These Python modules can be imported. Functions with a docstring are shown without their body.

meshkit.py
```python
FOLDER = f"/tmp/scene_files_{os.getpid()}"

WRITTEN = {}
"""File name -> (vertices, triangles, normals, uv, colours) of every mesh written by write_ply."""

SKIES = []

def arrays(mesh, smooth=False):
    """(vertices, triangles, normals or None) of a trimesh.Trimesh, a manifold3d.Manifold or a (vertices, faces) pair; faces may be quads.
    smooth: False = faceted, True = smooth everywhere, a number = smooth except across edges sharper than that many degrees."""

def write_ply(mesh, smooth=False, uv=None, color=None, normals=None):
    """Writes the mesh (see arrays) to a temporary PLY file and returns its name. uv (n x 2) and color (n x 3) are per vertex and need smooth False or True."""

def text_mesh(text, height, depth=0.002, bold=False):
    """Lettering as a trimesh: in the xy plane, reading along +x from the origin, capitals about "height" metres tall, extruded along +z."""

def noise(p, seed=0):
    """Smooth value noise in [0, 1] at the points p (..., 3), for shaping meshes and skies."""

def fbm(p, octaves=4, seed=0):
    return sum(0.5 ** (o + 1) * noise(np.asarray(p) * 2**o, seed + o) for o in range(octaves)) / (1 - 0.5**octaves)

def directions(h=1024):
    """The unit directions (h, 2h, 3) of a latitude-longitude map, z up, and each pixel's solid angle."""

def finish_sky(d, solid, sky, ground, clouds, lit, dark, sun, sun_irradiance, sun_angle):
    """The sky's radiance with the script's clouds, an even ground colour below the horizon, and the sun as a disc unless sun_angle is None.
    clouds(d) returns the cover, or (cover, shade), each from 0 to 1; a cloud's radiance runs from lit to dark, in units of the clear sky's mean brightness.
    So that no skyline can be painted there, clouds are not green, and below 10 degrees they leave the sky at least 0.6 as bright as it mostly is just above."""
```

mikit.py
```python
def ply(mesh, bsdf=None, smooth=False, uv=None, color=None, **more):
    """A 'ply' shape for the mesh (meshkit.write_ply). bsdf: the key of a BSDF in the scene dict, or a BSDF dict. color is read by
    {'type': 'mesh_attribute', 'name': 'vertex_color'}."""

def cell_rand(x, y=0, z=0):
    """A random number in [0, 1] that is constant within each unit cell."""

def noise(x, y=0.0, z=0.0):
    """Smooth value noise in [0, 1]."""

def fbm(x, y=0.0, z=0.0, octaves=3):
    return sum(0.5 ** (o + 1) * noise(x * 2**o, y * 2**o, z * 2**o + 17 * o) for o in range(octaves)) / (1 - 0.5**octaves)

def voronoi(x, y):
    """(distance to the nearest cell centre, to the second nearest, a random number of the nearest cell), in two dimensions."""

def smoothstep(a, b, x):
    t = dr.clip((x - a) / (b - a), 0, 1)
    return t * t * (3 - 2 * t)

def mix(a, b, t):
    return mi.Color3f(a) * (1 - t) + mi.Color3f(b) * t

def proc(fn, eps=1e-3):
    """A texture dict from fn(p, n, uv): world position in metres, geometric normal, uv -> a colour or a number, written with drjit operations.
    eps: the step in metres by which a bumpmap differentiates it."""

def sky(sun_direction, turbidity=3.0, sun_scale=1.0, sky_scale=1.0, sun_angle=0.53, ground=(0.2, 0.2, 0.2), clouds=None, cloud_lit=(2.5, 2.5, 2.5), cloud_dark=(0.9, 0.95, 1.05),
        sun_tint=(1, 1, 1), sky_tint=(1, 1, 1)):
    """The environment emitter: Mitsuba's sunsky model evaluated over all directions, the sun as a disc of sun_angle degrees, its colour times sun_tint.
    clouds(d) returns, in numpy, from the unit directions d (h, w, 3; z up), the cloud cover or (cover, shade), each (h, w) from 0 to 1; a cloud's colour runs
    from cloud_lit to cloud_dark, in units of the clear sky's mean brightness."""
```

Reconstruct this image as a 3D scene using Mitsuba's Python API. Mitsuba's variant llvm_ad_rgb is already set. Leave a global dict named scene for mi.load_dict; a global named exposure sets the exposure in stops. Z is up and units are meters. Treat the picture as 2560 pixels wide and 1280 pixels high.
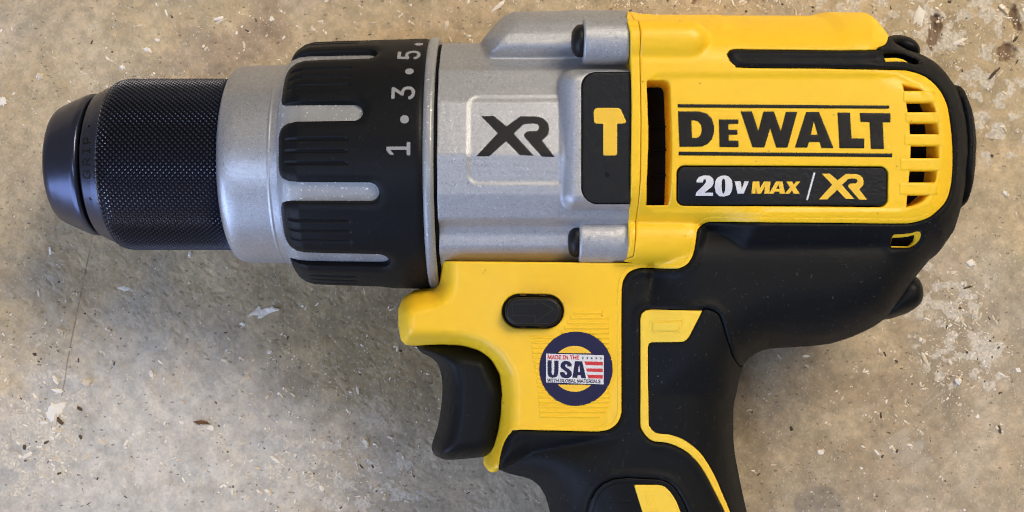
import math, random
import numpy as np
import trimesh, shapely, mikit, meshkit
import mitsuba as mi, drjit as dr
from shapely.geometry import Polygon, Point, box, LineString
from shapely.ops import unary_union
from shapely import affinity
from scipy import ndimage
from scipy.spatial import Delaunay, cKDTree
from mikit import noise, fbm, voronoi, smoothstep, mix, proc

# ------------------------------------------------------------------ units
# One unit of the drill's own frame is S metres; x runs along the barrel, y towards the grip, z away from the floor.
S = 9.2e-5
D = 3000.0            # height of the lens above the barrel axis, in units
ZF = -328.0           # height of the floor
CX, CY = 1280.0, 640.0
T = mi.ScalarTransform4f

# ------------------------------------------------------------------ camera, lamps, exposure
exposure = 0.0
scene, labels = {}, {}
scene['camera'] = {'type': 'perspective', 'fov': 2 * math.degrees(math.atan(1280 / D)), 'fov_axis': 'x', 'near_clip': 0.01, 'far_clip': 50.0,
                   'to_world': T().look_at(origin=[0, 0, (D - ZF) * S], target=[0, 0, 0], up=[0, 1, 0])}


def lamp(name, pos, look, w, h, rgb):
    scene[name] = {'type': 'rectangle', 'to_world': T().look_at(origin=pos, target=look, up=[0.01, 0.02, 1]) @ T().scale([w / 2, h / 2, 1]),
                   'bsdf': {'type': 'diffuse', 'reflectance': {'type': 'rgb', 'value': 0.5}},
                   'emitter': {'type': 'area', 'radiance': {'type': 'rgb', 'value': rgb}}}


# the workshop's ceiling lamp (warm), a second one farther left, and the open door on the left with daylight in it
lamp('ceiling_lamp', [0.62, 0.74, 1.08], [0.04, 0.03, 0], 0.75, 0.5, [16.2, 14.0, 10.9])
lamp('ceiling_lamp_001', [-0.62, -0.42, 2.1], [0, 0, 0], 0.5, 0.32, [9.6, 12.4, 18.5])
lamp('doorway', [-2.05, -1.85, 1.0], [0, 0, 0.2], 2.4, 1.9, [2.5, 3.3, 5.3])
scene['room_light'] = {'type': 'constant', 'radiance': {'type': 'rgb', 'value': [0.19, 0.18, 0.17]}}
for k, lb, ct in (('ceiling_lamp', 'warm rectangular ceiling lamp hanging above the drill, out of view', 'lamp'),
                  ('ceiling_lamp_001', 'narrow cool ceiling lamp above the chuck, out of view', 'lamp'),
                  ('doorway', 'bluish daylit doorway far beyond the chuck, out of view', 'doorway')):
    labels[k] = {'label': lb, 'category': ct}


# ------------------------------------------------------------------ materials
def rgb(*c):
    return {'type': 'rgb', 'value': list(c)}


def px(p):
    """World position in drill units."""
    return p.x / S, p.y / S, p.z / S


def bump(fn, height, inner, eps=6e-5):
    return {'type': 'bumpmap', 'arbitrary': proc(fn, eps=eps), 'scale': height, 'bsdf': inner}


def fine_grain(p, n, uv):
    x, y, z = px(p)
    return noise(x * 0.30, y * 0.30, z * 0.30) * 0.6 + noise(x * 0.13, y * 0.13, z * 0.13) * 0.4


def cast_grain(p, n, uv):
    x, y, z = px(p)
    return noise(x * 0.22, y * 0.22, z * 0.22) * 0.6 + noise(x * 0.10, y * 0.10, z * 0.10) * 0.5


def cast_colour(p, n, uv):
    x, y, z = px(p)
    a = noise(x * 0.35, y * 0.35, z * 0.35)
    b = fbm(x * 0.012, y * 0.012, z * 0.012)
    c = noise(x * 0.12 + 40, y * 0.12, z * 0.12)
    g = noise(x * 0.55 + 5, y * 0.55, z * 0.55)
    base = mix(mi.Color3f(0.34, 0.35, 0.38), mi.Color3f(0.51, 0.525, 0.56), dr.clip(a * 0.5 + b * 0.3 + c * 0.2, 0, 1))
    return mix(base, mi.Color3f(0.88, 0.90, 0.94), smoothstep(0.72, 0.95, g) * 0.5) * (1 - 0.35 * smoothstep(0.72, 0.9, noise(x * 0.5, y * 0.5 + 9, z * 0.5)))


def fleck_colour(p, n, uv):
    x, y, z = px(p)
    a = noise(x * 0.33 + 11, y * 0.33, z * 0.33)
    b = fbm(x * 0.02, y * 0.02, z * 0.02)
    base = mix(mi.Color3f(0.27, 0.28, 0.29), mi.Color3f(0.36, 0.37, 0.39), b)
    return mix(base, mi.Color3f(0.80, 0.82, 0.85), smoothstep(0.80, 0.93, a))


def dusty(lo, hi, amount=0.5):
    def fn(p, n, uv):
        x, y, z = px(p)
        m = fbm(x * 0.010, y * 0.010, z * 0.010)
        base = mix(lo, hi, m)
        v = voronoi(x * 0.060 + 0.3 * noise(y * 0.1, x * 0.1), y * 0.060)
        speck = (1 - smoothstep(0.03, 0.085, v[0])) * smoothstep(0.84, 0.97, v[2] + 0.34 * (noise(x * 0.006 + 3, y * 0.006) - 0.6))
        lint = (1 - smoothstep(0.45, 0.60, dr.abs(noise(x * 0.4, y * 0.16, 3) - 0.98) * 20))
        return mix(base, mi.Color3f(0.32, 0.32, 0.33), dr.clip(speck * (0.12 + 0.75 * noise(x * 0.03, y * 0.03, 9)) + 0.25 * lint, 0, 1) * amount)
    return fn


def yellow_colour(p, n, uv):
    x, y, z = px(p)
    a = fbm(x * 0.006, y * 0.006, z * 0.006)
    b = noise(x * 0.09, y * 0.09, z * 0.09)
    c = mix(mi.Color3f(0.835, 0.51, 0.013), mi.Color3f(0.86, 0.53, 0.018), a)
    v = voronoi(x * 0.016, y * 0.016)
    smut = (1 - smoothstep(0.02, 0.045, v[0])) * smoothstep(0.80, 0.83, v[2])
    return mix(c * (0.99 + 0.02 * b), mi.Color3f(0.30, 0.20, 0.04), smut * 0.6)


def rubbed(p, n, uv):
    x, y, z = px(p)
    return 0.36 + 0.14 * fbm(x * 0.02, y * 0.02, z * 0.02)


def rubber_rough(p, n, uv):
    x, y, z = px(p)
    return 0.50 + 0.16 * fbm(x * 0.011, y * 0.011, z * 0.011)


scene['yellow_plastic'] = bump(fine_grain, 0.10 * S, {'type': 'principled', 'base_color': proc(yellow_colour), 'roughness': proc(rubbed), 'specular': 0.5})
scene['yellow_soft'] = bump(fine_grain, 0.4 * S, {'type': 'principled', 'base_color': rgb(0.86, 0.58, 0.055), 'roughness': 0.6, 'specular': 0.35})
RUB = dusty(mi.Color3f(0.0045, 0.0052, 0.0068), mi.Color3f(0.0065, 0.0075, 0.0092))
scene['black_rubber'] = bump(fine_grain, 0.5 * S, {'type': 'principled', 'base_color': proc(RUB), 'roughness': proc(rubber_rough), 'specular': 0.15})
scene['black_plastic'] = bump(fine_grain, 0.25 * S, {'type': 'principled', 'base_color': proc(dusty(mi.Color3f(0.0038, 0.0045, 0.006), mi.Color3f(0.0055, 0.0065, 0.0085), 0.22)), 'roughness': 0.45, 'specular': 0.16})
scene['black_gloss'] = {'type': 'principled', 'base_color': rgb(0.006, 0.006, 0.007), 'roughness': proc(rubbed), 'specular': 0.28}
scene['black_dark'] = {'type': 'principled', 'base_color': rgb(0.004, 0.004, 0.005), 'roughness': 0.7, 'specular': 0.1}
scene['plate_black'] = bump(cast_grain, 0.9 * S, {'type': 'principled', 'base_color': rgb(0.009, 0.0105, 0.0135), 'roughness': 0.46, 'specular': 0.22})
scene['chuck_steel'] = {'type': 'principled', 'base_color': rgb(0.068, 0.076, 0.118), 'roughness': 0.27, 'metallic': 0.9, 'specular': 0.5}
scene['knurl_steel'] = {'type': 'principled', 'base_color': rgb(0.070, 0.076, 0.102), 'roughness': 0.22, 'metallic': 0.85, 'specular': 0.5}
scene['cast_silver'] = bump(cast_grain, 0.8 * S, {'type': 'principled', 'base_color': proc(cast_colour), 'roughness': 0.53, 'metallic': 0.68, 'specular': 0.5})
scene['smooth_silver'] = bump(fine_grain, 0.22 * S, {'type': 'principled', 'base_color': proc(cast_colour), 'roughness': 0.42, 'metallic': 0.75, 'specular': 0.5})
scene['fleck_silver'] = bump(fine_grain, 0.15 * S, {'type': 'principled', 'base_color': proc(fleck_colour), 'roughness': 0.42, 'metallic': 0.35, 'specular': 0.5})
for nm, c, r in (('ink_white', (0.62, 0.63, 0.66), 0.5), ('ink_grey', (0.27, 0.275, 0.29), 0.55), ('ink_yellow', (0.80, 0.50, 0.05), 0.45), ('ink_black', (0.009, 0.009, 0.011), 0.45),
                 ('ink_navy', (0.014, 0.014, 0.055), 0.5), ('ink_red', (0.55, 0.045, 0.05), 0.45), ('ink_engraved', (0.003, 0.003, 0.003), 0.5), ('reflection_brown', (0.06, 0.035, 0.004), 0.6), ('lighter_edge', (0.017, 0.016, 0.015), 0.4)):
    scene[nm] = {'type': 'principled', 'base_color': rgb(*c), 'roughness': r, 'specular': 0.25}


# ------------------------------------------------------------------ geometry helpers
def world(v):
    v = np.asarray(v, float)
    return np.stack([(v[:, 0] - CX) * S, -(v[:, 1] - CY) * S, (v[:, 2] - ZF) * S], 1)


def tm(v, f):
    """A trimesh in world metres from vertices in units (y is flipped, so the winding is too)."""
    return trimesh.Trimesh(world(v), np.asarray(f)[:, ::-1], process=False)


counts = {}


def add(name, mesh, bsdf, parent=None, label=None, smooth=35, cat=None, kind=None, group=None):
    base = (parent + '__' if parent else '') + name
    n = counts.get(base, 0)
    counts[base] = n + 1
    key = base if n == 0 else f'{base}_{n:03d}'
    scene[key] = mikit.ply(mesh, bsdf, smooth=smooth)
    d = {}
    for k, v in (('label', label), ('category', cat), ('kind', kind), ('group', group)):
        if v:
            d[k] = v
    if d:
        labels[key] = d
    return key


def spline(pts, closed=True, n=6):
    """Catmull-Rom curve through the points."""
    p = np.asarray(pts, float)
    out = []
    m = len(p)
    for i in range(m if closed else m - 1):
        a, b, c, d = (p[(i + k) % m] if closed else p[min(max(i + k, 0), m - 1)] for k in (-1, 0, 1, 2))
        for t in np.linspace(0, 1, n, endpoint=False):
            out.append(0.5 * (2 * b + (c - a) * t + (2 * a - 5 * b + 4 * c - d) * t * t + (-a + 3 * b - 3 * c + d) * t ** 3))
    if not closed:
        out.append(p[-1])
    return np.array(out)


def soft(poly, r):
    """Polygon with its corners rounded to about r."""
    return poly.buffer(r).buffer(-2 * r).buffer(r)


def flat(pts, z):
    """Points measured on the tool at height z, in drill units."""
    p = np.asarray(pts, float)
    k = (D - z) / D
    return np.stack([CX + (p[:, 0] - CX) * k, CY + (p[:, 1] - CY) * k], 1)


def polygons(g):
    if g.is_empty:
        return []
    return [q for q in (g.geoms if hasattr(g, 'geoms') else [g]) if isinstance(q, Polygon) and q.area > 2]


def resample(ring, step):
    L = ring.length
    n = max(int(round(L / step)), 6)
    c = np.array(ring.coords)[:-1]
    # keep sharp corners
    a, b = c - np.roll(c, 1, 0), np.roll(c, -1, 0) - c
    ang = np.abs(np.arctan2(a[:, 0] * b[:, 1] - a[:, 1] * b[:, 0], (a * b).sum(1)))
    s = [ring.project(Point(q)) for q in c[ang > 0.5]]
    t = np.linspace(0, L, n, endpoint=False)
    if s:
        s = np.array(s)
        gap = np.abs(t[:, None] - s[None])
        gap = np.minimum(gap, L - gap).min(1)
        t = np.sort(np.concatenate([t[gap > step * 0.45], s]))
    return np.array([ring.interpolate(q).coords[0] for q in t])


def tess(poly, g=6.0, bevel=3.0, step=2.6):
    """Triangulates a polygon: (points, faces, distance of each point to the outline). Rings follow the outline so that its edge can be rounded."""
    poly = poly.buffer(0)
    ring_d = [bevel * q for q in (0.10, 0.35, 0.7, 1.0)] if bevel > 0 else []
    pts = []
    for r in [poly.exterior] + list(poly.interiors):
        pts.append(resample(r, step))
    dense = np.vstack([np.array(shapely.segmentize(r, 0.8).coords) for r in [poly.exterior] + list(poly.interiors)])
    tree = cKDTree(dense)
    for k, d in enumerate(ring_d):
        q = poly.buffer(-d)
        for pg in polygons(q):
            for r in [pg.exterior] + list(pg.interiors):
                if r.length > 6:
                    pts.append(resample(r, step * (1 + 0.25 * k)))
    x0, y0, x1, y1 = poly.bounds
    gx, gy = np.meshgrid(np.arange(x0, x1 + g, g), np.arange(y0, y1 + g, g * 0.866))
    gx = gx + (np.arange(gx.shape[0]) % 2)[:, None] * g / 2
    c = np.stack([gx.ravel(), gy.ravel()], 1)
    shapely.prepare(poly)
    c = c[shapely.contains_xy(poly, c[:, 0], c[:, 1])]
    if len(c):
        c = c[tree.query(c)[0] > bevel + min(g, step * 2) * 0.55]
    p = np.vstack(pts + [c])
    p = p[np.unique(np.round(p, 2), axis=0, return_index=True)[1]]
    t = Delaunay(p).simplices
    m = p[t].mean(1)
    a = p[t]
    area = (a[:, 1, 0] - a[:, 0, 0]) * (a[:, 2, 1] - a[:, 0, 1]) - (a[:, 1, 1] - a[:, 0, 1]) * (a[:, 2, 0] - a[:, 0, 0])
    t = t[shapely.contains_xy(poly, m[:, 0], m[:, 1]) & (np.abs(area) > 1e-3)]
    area = (p[t[:, 1], 0] - p[t[:, 0], 0]) * (p[t[:, 2], 1] - p[t[:, 0], 1]) - (p[t[:, 1], 1] - p[t[:, 0], 1]) * (p[t[:, 2], 0] - p[t[:, 0], 0])
    t[area < 0] = t[area < 0][:, ::-1]
    used, inv = np.unique(t, return_inverse=True)
    p, t = p[used], inv.reshape(-1, 3)
    d = tree.query(p)[0]
    return p, t, d


def closed_solid(p, t, ztop, zbot):
    """Top sheet, bottom sheet and the walls between, as one mesh in units: (vertices, faces)."""
    n = len(p)
    e = np.vstack([t[:, [0, 1]], t[:, [1, 2]], t[:, [2, 0]]])
    key = np.sort(e, 1)
    _, idx, cnt = np.unique(key[:, 0] * (n + 1) + key[:, 1], return_index=True, return_counts=True)
    b = e[idx[cnt == 1]]
    v = np.vstack([np.column_stack([p, ztop]), np.column_stack([p, zbot])])
    walls = np.vstack([np.column_stack([b[:, 0], b[:, 0] + n, b[:, 1]]), np.column_stack([b[:, 1], b[:, 0] + n, b[:, 1] + n])])
    return v, np.vstack([t, t[:, ::-1] + n, walls])


def patch(poly, hfun, off=0.0, bevel=4.0, depth=None, g=6.0, step=2.6, extra=None, soft_r=0):
    """A solid whose upper face follows hfun + off with its rim rounded by bevel; depth None: it goes through to the mirrored far side."""
    vs, fs, at = [], [], 0
    if soft_r:
        poly = soft(poly, soft_r)
    for q in polygons(poly):
        p, t, d = tess(q, g, bevel, step)
        h = hfun(p[:, 0], p[:, 1])
        drop = bevel * (1 - np.sqrt(np.clip(1 - (1 - np.clip(d / bevel, 0, 1)) ** 2, 0, 1))) if bevel > 0 else 0
        z = h + off - drop
        if extra is not None:
            z = z + extra(p, d)
        zb = -np.maximum(z, 1.0) if depth is None else h + off - depth
        z = np.maximum(z, 1.0) if depth is None else z
        v, f = closed_solid(p, t, z, zb)
        vs.append(v)
        fs.append(f + at)
        at += len(v)
    return tm(np.vstack(vs), np.vstack(fs))


def inflate(poly, r, h, grid):
    """Height over the grid of a body with this outline, flat on top and rounded like a quarter ellipse towards its rim."""
    gx, gy, cell = grid
    shapely.prepare(poly)
    m = shapely.contains_xy(poly, gx.ravel(), gy.ravel()).reshape(gx.shape)
    d = np.clip(ndimage.distance_transform_edt(m) * cell - cell / 2, 0, None)
    return h * np.sqrt(np.clip(1 - (1 - np.clip(d / r, 0, 1)) ** 2, 0, 1))


def smax(a, b, k):
    q = np.maximum(k - np.abs(a - b), 0) / k
    return np.maximum(a, b) + q * q * k / 4


class Field:
    def __init__(self, z, x0, y0, cell):
        self.c, self.x0, self.y0, self.cell = ndimage.spline_filter(z, order=3), x0, y0, cell
        self.z = z

    def __call__(self, x, y):
        x, y = np.asarray(x, float), np.asarray(y, float)
        return ndimage.map_coordinates(self.c, [(y - self.y0) / self.cell, (x - self.x0) / self.cell], order=3, prefilter=False, mode='nearest')


def on(field, pts, close=True, lim=420.0, zmin=0.0):
    """Where measured outline points lie on the body: the foot (x, y) of the point of the surface seen there."""
    p = np.asarray(pts, float)
    z = np.linspace(lim, zmin, 500)
    k = (D - z) / D
    X = CX + (p[:, :1] - CX) * k[None]
    Y = CY + (p[:, 1:] - CY) * k[None]
    hit = field(X, Y) >= z[None]
    hit[:, -1] = True
    i = hit.argmax(1)
    r = np.arange(len(p))
    return np.stack([X[r, i], Y[r, i]], 1)


def lathe(prof, n=160, yc=0.0, tw=None):
    """Revolves (x, r) points round the barrel axis (through y = yc, z = 0). Returns (vertices, faces) in units."""
    prof = np.asarray(prof, float)
    th = np.arange(n) * 2 * np.pi / n
    m = len(prof)
    v = np.stack([np.repeat(prof[:, 0][:, None], n, 1), yc + prof[:, 1][:, None] * np.sin(th)[None], prof[:, 1][:, None] * np.cos(th)[None]], -1).reshape(-1, 3)
    i, j = np.meshgrid(np.arange(m - 1), np.arange(n), indexing='ij')
    a, b, c, d = i * n + j, i * n + (j + 1) % n, (i + 1) * n + (j + 1) % n, (i + 1) * n + j
    f = np.vstack([np.stack([a, b, c], -1).reshape(-1, 3), np.stack([a, c, d], -1).reshape(-1, 3)])
    return v, f


def fix(mesh):
    """Faces outwards."""
    if mesh.volume < 0:
        mesh.invert()
    return mesh


YC = 412.0


def revolve(prof, n=160, yc=YC, zc=0.0):
    v, f = lathe(prof, n, yc)
    v[:, 2] += zc
    return fix(tm(v, f))


def round_profile(pts, r=6, n=5):
    """Rounds the corners of an open (x, radius) polyline."""
    p = np.asarray(pts, float)
    out = [p[0]]
    for i in range(1, len(p) - 1):
        a, b, c = p[i - 1], p[i], p[i + 1]
        la, lc = np.linalg.norm(a - b), np.linalg.norm(c - b)
        q = min(r, la * 0.45, lc * 0.45)
        s, e = b + (a - b) / la * q, b + (c - b) / lc * q
        for t in np.linspace(0, 1, n):
            out.append((1 - t) ** 2 * s + 2 * t * (1 - t) * b + t * t * e)
    out.append(p[-1])
    return np.array(out)


def text_shape(text, bold=True):
    """Lettering as a flat shape, capitals 1 high, from the origin along +x, y up."""
    m = meshkit.text_mesh(text, 1.0, depth=0.1, bold=bold)
    up = m.triangles[m.face_normals[:, 2] > 0.9][:, :, :2]
    return unary_union([Polygon(t) for t in up]).buffer(0.004).buffer(-0.004)


def wrap(shape, xb, th0, R, off, depth=4.0, bevel=1.0, g=5.0):
    """A flat shape (u along the text, v up) laid round the barrel: the text climbs, its top points forwards (to smaller x)."""
    vs, fs, at = [], [], 0
    for q in polygons(shape):
        p, t, d = tess(q, g, bevel, 2.2)
        drop = bevel * (1 - np.clip(d / bevel, 0, 1)) if bevel > 0 else 0
        v, f = closed_solid(p, t, off - drop * np.ones(len(p)), np.full(len(p), off - depth))
        rr = (R(xb - v[:, 1]) if callable(R) else R)
        th = th0 - v[:, 0] / (R(xb) if callable(R) else R)
        r = rr + v[:, 2]
        vs.append(np.stack([xb - v[:, 1], YC + r * np.sin(th), r * np.cos(th)], 1))
        fs.append(f + at)
        at += len(v)
    return fix(tm(np.vstack(vs), np.vstack(fs)))


DR = 'cordless_drill'
labels[DR] = {'label': 'yellow and black cordless drill with silver gearbox lying on its side', 'category': 'drill'}

# ------------------------------------------------------------------ the floor (structure)
FK = (D - ZF) / D      # measured floor points to floor units


def fl(u, v):
    return CX + (np.asarray(u, float) - CX) * FK, CY + (np.asarray(v, float) - CY) * FK


def axis_nodes(lo, hi, step, far):
    out = [far * (i / 8) ** 2 for i in range(8, 0, -1)]
    return np.concatenate([[lo - o for o in out], np.arange(lo, hi + step, step), [hi + step + o for o in out[::-1]]])


fx = axis_nodes(-250, 2810, 6.0, 14000)
fy = axis_nodes(-150, 1430, 6.0, 14000)
GX, GY = np.meshgrid(fx, fy)
P3 = np.stack([GX, GY, np.zeros_like(GX)], -1)
relief = 1.0 * (meshkit.fbm(P3 * 0.03, 3, 5) - 0.5) + 3.0 * (meshkit.fbm(P3 * 0.004, 2, 9) - 0.5)
fine = meshkit.fbm(P3 * 0.09, 3, 21)
relief += -2.5 * np.clip((0.30 - fine) / 0.1, 0, 1)
GOUGES = [(2338, 78, 17, 46, 8), (2520, 130, 22, 26, 30), (2538, 40, 12, 40, -15), (1735, 2, 12, 14, 0)]
for (u, v, a, b, rot) in GOUGES:
    X0, Y0 = fl(u, v)
    c, s = math.cos(math.radians(rot)), math.sin(math.radians(rot))
    dx, dy = GX - X0, GY - Y0
    q = np.hypot((dx * c + dy * s) / a, (-dx * s + dy * c) / b) + 0.8 * (fine - 0.5)
    relief -= 9 * np.clip((1.15 - q) / 0.45, 0, 1)
inside = (GX > -300) & (GX < 2860) & (GY > -200) & (GY < 1480)
Z = ZF - 4.0 + np.where(inside, relief, 0)
nx, ny = len(fx), len(fy)
i, j = np.meshgrid(np.arange(ny - 1), np.arange(nx - 1), indexing='ij')
a, b, c, d = i * nx + j, i * nx + j + 1, (i + 1) * nx + j + 1, (i + 1) * nx + j
floor_mesh = tm(np.stack([GX, GY, Z], -1).reshape(-1, 3), np.vstack([np.stack([a, b, c], -1).reshape(-1, 3), np.stack([a, c, d], -1).reshape(-1, 3)]))


def floor_coord(p):
    return p.x / S + CX, CY - p.y / S


def blob(x, y, u, v, a, b, rot=0.0):
    X0, Y0 = (float(q) for q in fl(u, v))
    c, s = math.cos(math.radians(rot)), math.sin(math.radians(rot))
    dx, dy = x - X0, y - Y0
    return dr.sqrt(dr.square((dx * c + dy * s) / (a * FK)) + dr.square((dy * c - dx * s) / (b * FK)))


def floor_colour(p, n, uv):
    x, y = floor_coord(p)
    big = fbm(x * 0.0022 + 3, y * 0.0022, 1, octaves=3)
    mid = fbm(x * 0.010, y * 0.010, 5, octaves=3)
    small = fbm(x * 0.045, y * 0.045, 8, octaves=3)
    tiny = noise(x * 0.22, y * 0.22, 2)
    col = mix(mi.Color3f(0.475, 0.375, 0.235), mi.Color3f(0.455, 0.385, 0.285), smoothstep(0.35, 0.65, big))
    # greyer, paler patch lower left; part of the doorway's brightness is put into it
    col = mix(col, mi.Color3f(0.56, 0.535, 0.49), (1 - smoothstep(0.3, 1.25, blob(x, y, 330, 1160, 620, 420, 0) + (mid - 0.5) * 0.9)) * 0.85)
    # browner towards the right
    col = mix(col, mi.Color3f(0.40, 0.315, 0.215), (1 - smoothstep(0.3, 1.2, blob(x, y, 2200, 1060, 620, 420, 0) + (mid - 0.5) * 0.9)) * 0.7)
    # brown stain under the trigger side, with the drill's shadow painted into it
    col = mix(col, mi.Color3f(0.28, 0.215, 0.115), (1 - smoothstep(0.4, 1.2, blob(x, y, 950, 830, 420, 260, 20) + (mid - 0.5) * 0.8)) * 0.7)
    col = mix(col, mi.Color3f(0.50, 0.37, 0.22), (1 - smoothstep(0.3, 1.2, blob(x, y, 980, 90, 520, 160, 0) + (mid - 0.5) * 0.9)) * 0.6)
    col = mix(col, mi.Color3f(0.27, 0.20, 0.165), (1 - smoothstep(0.5, 1.15, blob(x, y, 540, 130, 210, 80, -12) + (mid - 0.5) * 1.3)) * 0.45)
    col = mix(col, mi.Color3f(0.22, 0.19, 0.165), (1 - smoothstep(0.85, 1.0, blob(x, y, 2050, 1285, 66, 66, 0) + (mid - 0.5) * 0.7)) * 0.55)
    col = col * (0.78 + 0.44 * mid) * (0.74 + 0.52 * small) * (0.90 + 0.20 * tiny)
    hue = fbm(x * 0.017 + 50, y * 0.017, 31, octaves=2)
    col = col * mix(mi.Color3f(1.03, 0.99, 0.955), mi.Color3f(0.98, 1.005, 1.02), hue)
    # dark specks and light crumbs bedded in the surface
    v1 = voronoi(x * 0.052 + 0.5 * tiny, y * 0.052)
    col = mix(col, mi.Color3f(0.10, 0.075, 0.05), (1 - smoothstep(0.08, 0.2, v1[0])) * smoothstep(0.80, 0.86, v1[2]) * 0.6)
    v2 = voronoi(x * 0.075 + 31 + 0.6 * small, y * 0.075 + 7 + 0.6 * tiny)
    col = mix(col, mi.Color3f(0.58, 0.53, 0.46), (1 - smoothstep(0.10, 0.24, v2[0])) * smoothstep(0.55, 0.62, v2[2]) * 0.5)
    # caked plaster: upper right, beside the lug, lower left
    rough = fbm(x * 0.030 + 9, y * 0.036, 13, octaves=4)
    zone = dr.maximum(dr.maximum(1 - smoothstep(0.3, 1.25, blob(x, y, 2330, 90, 420, 260, 30)), 0.9 * (1 - smoothstep(0.3, 1.2, blob(x, y, 2395, 815, 130, 190, -25)))),
                      dr.maximum(0.75 * (1 - smoothstep(0.3, 1.2, blob(x, y, 95, 1085, 120, 190, 20))), 0.62 * (1 - smoothstep(0.3, 1.2, blob(x, y, 860, 1185, 240, 110, 15)))))
    cake = smoothstep(0.50, 0.60, rough + 0.10 * (zone - 1)) * smoothstep(0.03, 0.25, zone)
    col = mix(col, mi.Color3f(0.62, 0.56, 0.47) * (0.72 + 0.5 * tiny), cake * 0.85)
    # pale scuffs at right
    sc = smoothstep(0.60, 0.72, noise(x * 0.022 + y * 0.030, (y - x) * 0.0035, 4)) * (1 - smoothstep(0.4, 1.1, blob(x, y, 2360, 1060, 230, 170, 35)))
    col = mix(col, mi.Color3f(0.56, 0.49, 0.40), sc * 0.5)
    # raw brown gouges
    g = mi.Float(0)
    for (u, v, a, b, rot) in GOUGES:
        g = dr.maximum(g, 1 - smoothstep(0.75, 1.1, blob(x, y, u, v, a, b, rot) + (small - 0.5) * 1.4))
    col = mix(col, mix(mi.Color3f(0.09, 0.05, 0.028), mi.Color3f(0.26, 0.16, 0.095), noise(x * 0.18, y * 0.03, 6)), g * 0.9)
    # a scored line at left
    ax, ay = (float(q) for q in fl(222, 640))
    bx, by = (float(q) for q in fl(150, 990))
    L = math.hypot(bx - ax, by - ay)
    tx, ty = (bx - ax) / L, (by - ay) / L
    along, across = (x - ax) * tx + (y - ay) * ty, (x - ax) * ty - (y - ay) * tx + (mid - 0.5) * 10
    line = (1 - smoothstep(0.8, 3.0, dr.abs(across))) * smoothstep(-60, 30, along) * (1 - smoothstep(L - 5, L + 5, along))
    col = mix(col, mi.Color3f(0.12, 0.085, 0.05), line * 0.5 * smoothstep(0.25, 0.5, small + 0.15))
    return col


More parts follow.
